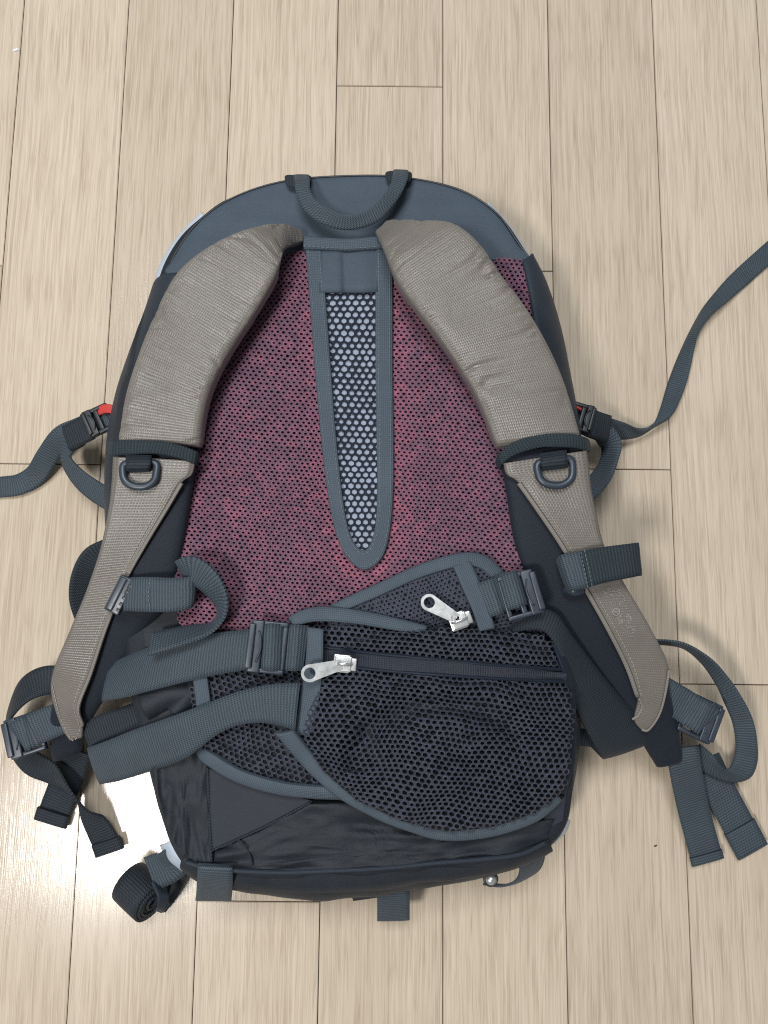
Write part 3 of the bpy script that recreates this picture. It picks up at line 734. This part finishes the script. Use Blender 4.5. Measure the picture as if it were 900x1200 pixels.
# upper pad (behind the big pocket)
UPOLY = [(392, 720), (440, 697), (493, 673), (540, 660), (566, 664), (584, 676), (620, 700), (640, 735), (640, 748), (380, 748)]
def upoff(x, y): return 0.013 + 0.003 * max(0, 1 - ((x - 510) / 130) ** 2) + 0.001 * noise.noise(Vector((x * .04, y * .04, 6))) - 0.008 * max(0.0, min(1.0, (y - 722 - max(0, 500 - x) * 0.05) / 16.0))
UP = panel('upper_pad', UPOLY, lambda x, y: upoff(x, y) - .0015, .012, M_NETBB, BELT, sub=5, closed_spline=False)
hexnet('pad_mesh', UPOLY, upoff, 5.4, 4.4, 0.42, 0.0012, M_NETB, BELT, warp=1.5, seed=8, jitter=.8, ang=-.3)
ribbon_z('pad_binding', [((372, 718, .010), (376, 730, .012)), ((400, 703, .0135), (404, 716, .0150)), ((440, 685, .0145), (444, 699, .0165)), ((493, 661, .0150), (496, 676, .0170)), ((540, 648, .0145), (541, 664, .0165)), ((568, 651, .0135), (564, 667, .0155)), ((588, 668, .0115), (578, 681, .0140)), ((600, 690, .009), (588, 694, .012))], M_BIND, BELT, cup=.001, th=.0024)
# big pocket
PPOLY = [(360, 738), (372, 728), (420, 730), (470, 737), (560, 738), (620, 740), (650, 752), (664, 790), (670, 830), (668, 890), (660, 928), (630, 953), (577, 970), (522, 975), (470, 962), (418, 938), (388, 912), (362, 886), (348, 862), (354, 800)]
def pockoff(x, y):
    r2 = ((x - 520) / 172) ** 2 + ((y - 858) / 128) ** 2
    b = max(0.0, 1 - r2) ** 0.6
    o = 0.012 + 0.034 * b
    o += 0.010 * math.exp(-(((x - 545) / 85.0) ** 2 + ((y - 885) / 55.0) ** 2))
    zy = 768 + (x - 380) * 0.085                     # sunken zip line
    o -= 0.0045 * math.exp(-((y - zy - 6) / 12.0) ** 2)
    # folds: an arc under the zip that turns down on the left, and a slack crease above it
    ang = math.atan2(y - 905, x - 520); rr = math.hypot((x - 520) / 105.0, (y - 905) / 78.0)
    wgt = max(0.0, min(1.0, (-0.35 - ang) / 0.5)) * max(0.0, min(1.0, (ang + 3.4) / 0.4)) if ang < 0 else 0.0
    o -= 0.010 * math.exp(-((rr - 1.0) / 0.13) ** 2) * wgt
    o += 0.005 * math.exp(-((rr - 1.28) / 0.14) ** 2) * wgt
    o -= 0.006 * math.exp(-((x - 428 - (y - 850) * 0.3) / 10.0) ** 2) * max(0, min(1, (y - 825) / 20.0)) * max(0, min(1, (930 - y) / 40.0))
    o += 0.0022 * noise.noise(Vector((x * .022, y * .022, 4))) + 0.0008 * noise.noise(Vector((x * .06, y * .06, 9)))
    return o
PK = panel('belt_pocket', PPOLY, lambda x, y: pockoff(x, y) - .0036, .010, M_NETBB, bag, sub=6, centre=(515, 855), closed_spline=False, rings=(.98, .94, .88, .8, .72, .63, .54, .45, .36, .27, .18, .09))
ZIPU = [(372, 758), (400, 761), (440, 766), (500, 772), (560, 778), (620, 782), (662, 785)]
ZIPL = [(372, 776), (400, 780), (440, 785), (500, 790), (560, 794), (620, 797), (664, 799)]
UPPER = PPOLY[1:8] + [(664, 784)] + ZIPU[::-1][1:] + [(362, 758)]
LOWER = ZIPL + PPOLY[8:] + [(356, 776)]
hexnet('pocket_mesh', UPPER, pockoff, 7.5, 5.6, 0.64, 0.0018, M_NETB, PK, warp=0.5, seed=11, jitter=0.4, ang=.09)
hexnet('pocket_mesh', LOWER, pockoff, 7.5, 5.6, 0.64, 0.0018, M_NETB, PK, warp=0.9, seed=12, jitter=0.4, ang=.12)
fz = lambda x, y, d: pockoff(x, y) + d
ZP = ribbon_z('pocket_zip', [((a[0], a[1], fz(a[0], a[1], .0012)), (b[0], b[1], fz(b[0], b[1], .0012))) for a, b in zip(ZIPU, ZIPL)], M_ZIP, PK, th=.0014)
tube('zip_coil', [PZ(f[0], f[1], fz(f[0], f[1], .0018)) for f in cat([((a[0] + b[0]) / 2, (a[1] + b[1]) / 2) for a, b in zip(ZIPU, ZIPL)], 8)], .0013, M_ZIP, ZP, nr=8)
stitches('zip_teeth', [PZ(f[0], f[1], fz(f[0], f[1], .0030)) for f in cat([((a[0] + b[0]) / 2, (a[1] + b[1]) / 2) for a, b in zip(ZIPU, ZIPL)], 8)], M_NETB, ZP, pitch=.0017, ln=.0042, r=.0005, cross=True)
for Z, k in ((ZIPU, 1), (ZIPL, -1)):
    tube('zip_edge', [PZ(f[0], f[1], fz(f[0], f[1], .0018)) for f in cat(Z, 8)], .0011, M_NETW, ZP, nr=6)
# bindings round the pocket
ribbon_z('pocket_binding', [((338, 726, .014), (350, 734, .016)), ((345, 719, .016), (352, 732, .018)), ((372, 711, .0165), (374, 728, .0185)), ((420, 715, .0165), (418, 731, .0185)), ((470, 726, .0165), (466, 739, .0190)), ((500, 734, .0165), (498, 742, .0185))], M_BIND, PK, cup=.0012, th=.0026)
ribbon_z('pocket_binding', [((361, 735, .0185), (379, 737, .0195)), ((358, 780, .0185), (378, 783, .0215)), ((352, 820, .0180), (373, 824, .0225)), ((345, 862, .0165), (366, 860, .0215))], M_BIND, PK, th=.0022)
PB = ribbon_z('pocket_binding', [((322, 858, 0.0216), (344, 855, 0.0246)), ((344, 884, 0.0181), (364, 880, 0.0216)), ((368, 910, 0.0166), (386, 904, 0.0201)), ((400, 936, 0.0156), (414, 927, 0.0191)), ((440, 958, 0.0151), (450, 946, 0.0186)), ((478, 973, 0.0146), (484, 960, 0.0181)), ((522, 984, 0.0141), (524, 970, 0.0176)), ((577, 979, 0.0131), (574, 964, 0.0166)), ((628, 962, 0.0111), (620, 948, 0.0146)), ((658, 938, 0.0081), (648, 926, 0.0116))], M_BIND, PK, cup=.0014, th=.0028)
stitches('stitching', [PZ(f[0], f[1], f[2]) for f in cat([(358, 886, .0205), (382, 910, .0190), (411, 932, .018), (448, 951, .0175), (483, 965, .0170), (524, 975, .0165), (575, 969, .0155), (622, 953, .0135)], 8)], M_THREAD, PB)
ribbon_z('pocket_binding', [((655, 748, .016), (648, 755, .018)), ((668, 790, .0135), (660, 792, .0165)), ((674, 830, .011), (666, 832, .015)), ((673, 890, .008), (664, 888, .012)), ((662, 932, .006), (653, 926, .010))], M_NETW, PK)
# strip across the upper pad
ribbon_z('pad_tape', [((531, 664, .0175), (551, 657, .0165)), ((541, 688, .0195), (561, 680, .0185)), ((552, 712, .0205), (570, 704, .0195)), ((562, 740, .0205), (580, 736, .0195))], M_BIND, BELT)

def zip_pull(ring, sl, z0, z1, wr, parent, body_dir):
    """metal puller: tab with a hole, bail and slider body."""
    A, B = P(ring[0], ring[1], z0), P(sl[0], sl[1], z1)
    u, v, n = frame(A, B); L = (B - A).length
    slider = boxes('zip_slider', B, *frame(B, B + body_dir), [(-.0070, .0040, -.0058, .0058, -.0030, -.0006), (-.004, .0082, -.0042, .0042, -.0028, -.0002), (-.0060, .0050, -.0050, .0050, -.0012, .0006)], .0008, M_METAL, parent)
    N = 40; V, Fc = [], []; hole = wr * 0.66; r2 = wr * 0.58
    for zz, i0 in ((-.0006, 0), (.0006, 1)):
        for q in range(N):
            a = 2 * math.pi * q / N; c, s = math.cos(a), math.sin(a)
            t = 10.0
            # tapered tab outline: circle at the ring end, straight sides to the slider
            if c <= 0.12: t = wr
            else:
                Lt = L - 0.001
                for _ in range(1):
                    lo, hi = wr * .5, Lt
                    for _k in range(30):
                        m = (lo + hi) / 2; x, y = m * c, m * abs(s)
                        lim = wr + (r2 - wr) * max(0, min(1, x / Lt))
                        if y < lim and x < Lt: lo = m
                        else: hi = m
                    t = lo
            V.append(A + u * (t * c) + v * (t * s) + n * zz)
        for q in range(N):
            a = 2 * math.pi * q / N
            V.append(A + u * (hole * math.cos(a)) + v * (hole * math.sin(a)) + n * zz)
    for q in range(N):
        r = (q + 1) % N
        Fc += [(q, r, N + r, N + q), (2 * N + q, 3 * N + q, 3 * N + r, 2 * N + r), (q, 2 * N + q, 2 * N + r, r), (N + q, N + r, 3 * N + r, 3 * N + q)]
    tab = mk('pull_tab', V, Fc, M_METAL, slider, [(p.x, p.y) for p in V], smooth=False)
    d = body_dir.normalized()
    pts = [B - d * .0052 + n * .0002, B - d * .0040 + n * .0022, B + n * .0030, B + d * .0042 + n * .0018, B + d * .0050 - n * .0004]
    tube('bail', pts, .0009, M_METAL, slider, nr=8)
    return slider
zip_pull((363, 789), (403, 778), .1255, .1225, .0056, PK, (P(430, 780, .12) - P(400, 777, .12)))
zip_pull((503, 706), (539, 727), .1180, .1180, .0056, BELT, (P(552, 722, .12) - P(538, 727, .12)))

# belt webbing and buckles, left of the pocket
WB1 = ribbon('belt_webbing', [((130, 778, .076), (120, 822, .074)), ((165, 762, .092), (148, 817, .090)), ((200, 752, .102), (190, 806, .101)), ((250, 742, .109), (244, 793, .108)), ((296, 737, .112), (292, 784, .112))], M_WEB, BELT, cup=.001)
ladderlock('belt_buckle', P(336, 760, .1115), P(294, 756, .1125), .034, M_PLAS, BELT, th=.006)
ribbon('belt_webbing', [((362, 733, .1115), (355, 786, .1115)), ((348, 732, .1155), (344, 786, .1155)), ((335, 732, .1130), (332, 786, .1130)), ((330, 731, .1165), (327, 786, .1165)), ((320, 731, .1195), (317, 786, .1195)), ((312, 732, .1185), (309, 785, .1185)), ((308, 733, .1140), (305, 785, .1140))], M_WEB, BELT)
ribbon('belt_webbing', [((150, 868, .050), (160, 908, .046)), ((120, 872, .050), (130, 916, .046)), ((104, 876, .056), (119, 919, .052)), ((106, 875, .067), (122, 918, .063)), ((125, 868, .076), (142, 914, .073)), ((160, 854, .090), (178, 903, .087)), ((205, 838, .103), (218, 888, .102)), ((250, 821, .112), (258, 859, .111)), ((280, 810, .115), (288, 848, .114)), ((315, 802, .117), (318, 848, .116)), ((352, 800, .1175), (346, 856, .1175))], M_WEB, BELT, cup=.001)
strip('belt_underlay', [(100, 862, .052), (130, 850, .058), (165, 838, .064)], .020, M_WEBD, BELT)
# belt webbing and buckle on the right
ladderlock('belt_buckle', P(588, 703, .1110), P(628, 692, .1115), .030, M_PLAS, BELT, th=.006)
ribbon('belt_webbing', [((556, 684, .1120), (572, 724, .1120)), ((572, 679, .1150), (586, 720, .1150)), ((580, 676, .1130), (592, 716, .1130)), ((586, 673, .1165), (598, 715, .1165)), ((596, 670, .1190), (608, 712, .1190)), ((604, 669, .1175), (615, 709, .1175)), ((607, 670, .1130), (618, 709, .1130))], M_WEB, BELT)
ribbon('belt_webbing', [((600, 716, .100), (600, 742, .100)), ((625, 713, .104), (621, 738, .106)), ((650, 718, .103), (640, 742, .108)), ((668, 742, .098), (656, 768, .106)), ((698, 782, .084), (667, 810, .093)), ((732, 822, .066), (684, 850, .078)), ((770, 858, .042), (702, 882, .060)), ((768, 866, .030), (706, 888, .040)), ((740, 862, .026), (690, 872, .030))], M_WEBD, BELT, cup=.001)
strip('belt_underlay', [(668, 862, .062), (700, 866, .054), (735, 870, .046)], .012, M_WEBD, BELT)

# ---------------------------------------------------------------- bottom of the pack
tri = panel('base_patch', [(245, 900), (290, 918), (335, 930), (366, 938), (310, 968), (249, 996), (246, 950)], 0.0026, .002, M_PATCH, BODY, sub=6, closed_spline=False)
panel('base_patch', [(664, 930), (660, 962), (640, 972), (610, 980), (600, 984), (630, 968)], 0.0010, .002, M_PATCH, BODY, sub=6, closed_spline=False)
seam('seam', [(243, 898), (245, 950), (248, 1014)], .0016, .0011, M_WEBD, BODY)
seam('seam', [(248, 997), (310, 969), (366, 939)], .0030, .0007, M_WEBD, BODY)
seam('seam', [(279, 984), (290, 996), (296, 1014)], .0032, .0007, M_BODY, BODY)
def folds(x, y, a, b, seed):
    q = noise.noise(Vector((x * a, y * b, seed))); q2 = noise.noise(Vector((x * a * 2.2, y * b * 2.2, seed + 4)))
    return 0.0034 * (1 - abs(q) * 2.2) + 0.0014 * (1 - abs(q2) * 2.2)
RG = (.98, .94, .88, .8, .72, .63, .54, .45, .36, .27, .18, .09)
panel('side_gusset', [(170, 880), (205, 868), (242, 880), (245, 950), (247, 1012), (224, 1010), (202, 986), (188, 948)], lambda x, y: folds(x, y, .06, .012, 2.0) - .001, .003, M_BODY, BODY, sub=8, closed_spline=False, rings=RG)
panel('base_panel', [(252, 998), (300, 975), (362, 942), (420, 940), (470, 968), (522, 982), (577, 978), (628, 962), (650, 960), (640, 984), (606, 1000), (510, 1011), (390, 1020), (273, 1020), (250, 1014)], lambda x, y: folds(x, y, .018, .05, 7.0), .003, M_BODY, BODY, sub=6, centre=(440, 1000), closed_spline=False, rings=RG)
# folded cloth between the belt bands
for q, w in (([(168, 828), (200, 812), (225, 812)], .020), ([(205, 835), (222, 815), (232, 800)], .016)):
    strip('side_fold', [(x, y, .088) for x, y in q], w, M_BODY, BODY, cup=.006, nw=8)
ribbon('base_band', [((214, 1004, .086), (216, 1018, .070)), ((240, 1014, .089), (238, 1033, .066)), ((273, 1018, .090), (276, 1043, .062)), ((330, 1020, .090), (330, 1051, .060)), ((390, 1018, .090), (390, 1053, .060)), ((450, 1015, .090), (450, 1047, .060)), ((510, 1009, .090), (515, 1037, .061)), ((560, 1005, .090), (566, 1028, .062)), ((608, 999, .088), (612, 1014, .066)), ((642, 983, .084), (646, 996, .068))], M_BODY, BODY, cup=.003, nw=8, ripple=.0022)
tube_px('base_piping', [(218, 1010, .089), (240, 1016, .091), (273, 1020, .0925), (330, 1022, .093), (390, 1020, .093), (450, 1017, .093), (510, 1011, .093), (560, 1007, .092), (608, 1001, .090), (640, 987, .087)], .0016, M_SIDE, BODY, nr=8)
tube_px('base_piping', [(258, 1034, .071), (330, 1043, .070), (390, 1044, .070), (450, 1039, .070), (515, 1030, .070), (566, 1022, .071), (606, 1011, .073)], .0012, M_BODY, BODY, nr=8)
ribbon('base_loop', [((233, 1012, .091), (273, 1015, .092)), ((232, 1018, .0935), (273, 1020, .0945)), ((231, 1030, .088), (273, 1033, .088)), ((230, 1046, .072), (272, 1047, .072)), ((229, 1054, .056), (271, 1055, .056)), ((230, 1052, .040), (270, 1052, .040))], M_WEB, BODY)
ribbon('base_loop', [((442, 1040, .050), (480, 1038, .050)), ((442, 1056, .044), (480, 1054, .044)), ((442, 1074, .032), (480, 1072, .032)), ((442, 1078, .024), (480, 1077, .024)), ((443, 1068, .016), (479, 1066, .016))], M_WEB, BODY)
panel('loop_tab', [(411, 1046), (440, 1044), (442, 1052), (414, 1056)], -.040, .004, M_BODY, BODY, sub=4, closed_spline=False)
ribbon('side_loop', [((604, 1000, .070), (632, 988, .066)), ((607, 1010, .068), (637, 996, .062)), ((609, 1022, .058), (637, 1008, .052)), ((603, 1033, .048), (628, 1022, .040)), ((586, 1038, .044), (600, 1036, .030)), ((566, 1036, .044), (570, 1036, .030))], M_WEB, BODY, sub=10)
tube('snap_stud', [P(575, 1030, .050), P(575, 1030, .0525), P(575, 1030, .0545), P(575, 1030, .0555)], .0042, M_METAL, BODY, nr=20, rad=[1, 1, .8, .35])
tube('snap_rim', [P(575, 1030, .053) + Vector((math.cos(a) * .0046, math.sin(a) * .0046, 0)) for a in [i * 6.2832 / 20 for i in range(20)]], .0009, M_PLASB, BODY, closed=True, nr=6)

# rolled-up strap at the lower left corner
def rolled():
    O = P(166, 1045, .019)
    ax = (P(190, 1068, .030) - P(160, 1040, .019)).normalized()     # roll axis, its open end tipped up
    e1 = ax.cross(Vector((0, 0, 1))).normalized(); e2 = ax.cross(e1).normalized()
    Ls, Rs = [], []
    n = 150; turns = 5.2; hw = .0128
    for i in range(n + 1):
        f = i / n; a = f * turns * 2 * math.pi; r = .0032 + .0130 * f
        p = O + (e1 * math.cos(a) + e2 * math.sin(a)) * r
        j = ax * (.0008 * math.sin(a * .37))
        Ls.append(p - ax * hw + j); Rs.append(p + ax * hw + j)
    return ribbon_w('rolled_strap', Ls, Rs, M_WEBD, bag, th=.0021, nw=4, ripple=.0001)
RO = rolled()
strip('strap_lead', [(176, 1024, .034, 8), (186, 1020, .034, 8), (196, 1016, .036, 14), (204, 1010, .040, 22), (212, 1002, .044, 30)], .0255, M_WEB, RO)
ribbon('roll_keeper', [((178, 1034, .036), (196, 1046, .030)), ((184, 1050, .038), (198, 1050, .032)), ((184, 1062, .034), (194, 1066, .028)), ((181, 1066, .022), (190, 1069, .018))], M_SIDE, RO)
strip('strap_lead', [(186, 1062, .006, 0), (198, 1046, .008, 0), (208, 1026, .016, 0), (213, 1012, .024, 0)], .014, M_WEBD, RO)

# ---------------------------------------------------------------- compression straps at the sides
CL = strip('compression_strap', [(-30, 574, .003, 0), (0, 571, .003, 0), (22, 568, .004, 4), (42, 556, .007, 14), (56, 534, .016, 26), (72, 512, .028, 12), (92, 502, .036, 0), (128, 486, .046, 0)], .0172, M_WEB, bag)
strip('strap_keeper', [(78, 514, .037, 0), (94, 506, .0405, 0), (106, 500, .043, 0)], .0205, M_WEBD, CL, th=.004)
ladderlock('compression_buckle', P(132, 487, .044), P(104, 500, .044), .0215, M_PLASB, CL, th=.0045)
strip('red_tab', [(115, 482, .046), (124, 479, .050), (134, 480, .052)], .007, M_RED, CL)
strip('strap_loop', [(92, 512, .032, 0), (80, 524, .031, 30), (78, 540, .029, 45), (92, 560, .030, 35), (112, 576, .036, 20), (140, 592, .050, 10)], .0170, M_WEB, CL)
CR = ribbon('compression_strap', [((930, 256, .003), (930, 288, .003)), ((900, 282, .003), (900, 312, .003)), ((858, 320, .003), (872, 337, .003)), ((836, 345, .003), (850, 355, .009)), ((822, 364, .003), (832, 370, .014)), ((810, 386, .003), (819, 388, .016)), ((796, 415, .003), (813, 410, .013)), ((783, 448, .004), (806, 443, .012)), ((774, 478, .008), (796, 470, .014)), ((766, 496, .014), (786, 488, .014)), ((752, 504, .017), (767, 500, .006)), ((733, 496, .026), (746, 512, .008)), ((712, 489, .032), (722, 515, .016)), ((694, 484, .040), (702, 512, .030)), ((670, 476, .046), (676, 504, .044))], M_WEB, bag, sub=10)
strip('strap_keeper', [(684, 492, .050, 0), (697, 498, .048, 0), (712, 503, .042, 6)], .0215, M_WEBD, CR, th=.005)
ladderlock('compression_buckle', P(668, 487, .049), P(692, 494, .049), .0220, M_PLASB, CR, th=.0045)
strip('red_tab', [(668, 477, .050), (676, 475, .052), (682, 478, .051)], .005, M_RED, CR)
strip('strap_loop', [(708, 508, .040, 10), (716, 522, .034, 40), (714, 538, .032, 52), (706, 556, .034, 40), (692, 572, .042, 20), (676, 584, .050, 5)], .0170, M_WEB, CR)

# ------------------------------------------------------------------ specks on the floor
def speck(name, px, py, r, mat, label, cat_):
    N = 7; V = []; c = P(px, py, 0)
    for zz, q in ((.0002, 1.0), (.0011, .7)):
        for i in range(N):
            a = 6.283 * i / N; k = 0.7 + 0.5 * random.random()
            V.append(Vector((c.x + math.cos(a) * r * k * q * 1.5, c.y + math.sin(a) * r * k * q * .8 + .4 * math.cos(a) * r, zz)))
    Fc = [(i, (i + 1) % N, N + (i + 1) % N, N + i) for i in range(N)] + [tuple(range(N, 2 * N)), tuple(range(N))[::-1]]
    o = mk(name, V, Fc, mat, None, [(v.x, v.y) for v in V], smooth=False)
    o['label'] = label; o['category'] = cat_
speck('paper_scrap', 19, 59, .0022, M_WHITE, 'tiny white scrap on the floor planks in the upper left corner', 'scrap')
speck('crumb', 768, 991, .0009, M_CRUMB, 'tiny dark crumb on the floor between the pack and the right strap tails', 'crumb')
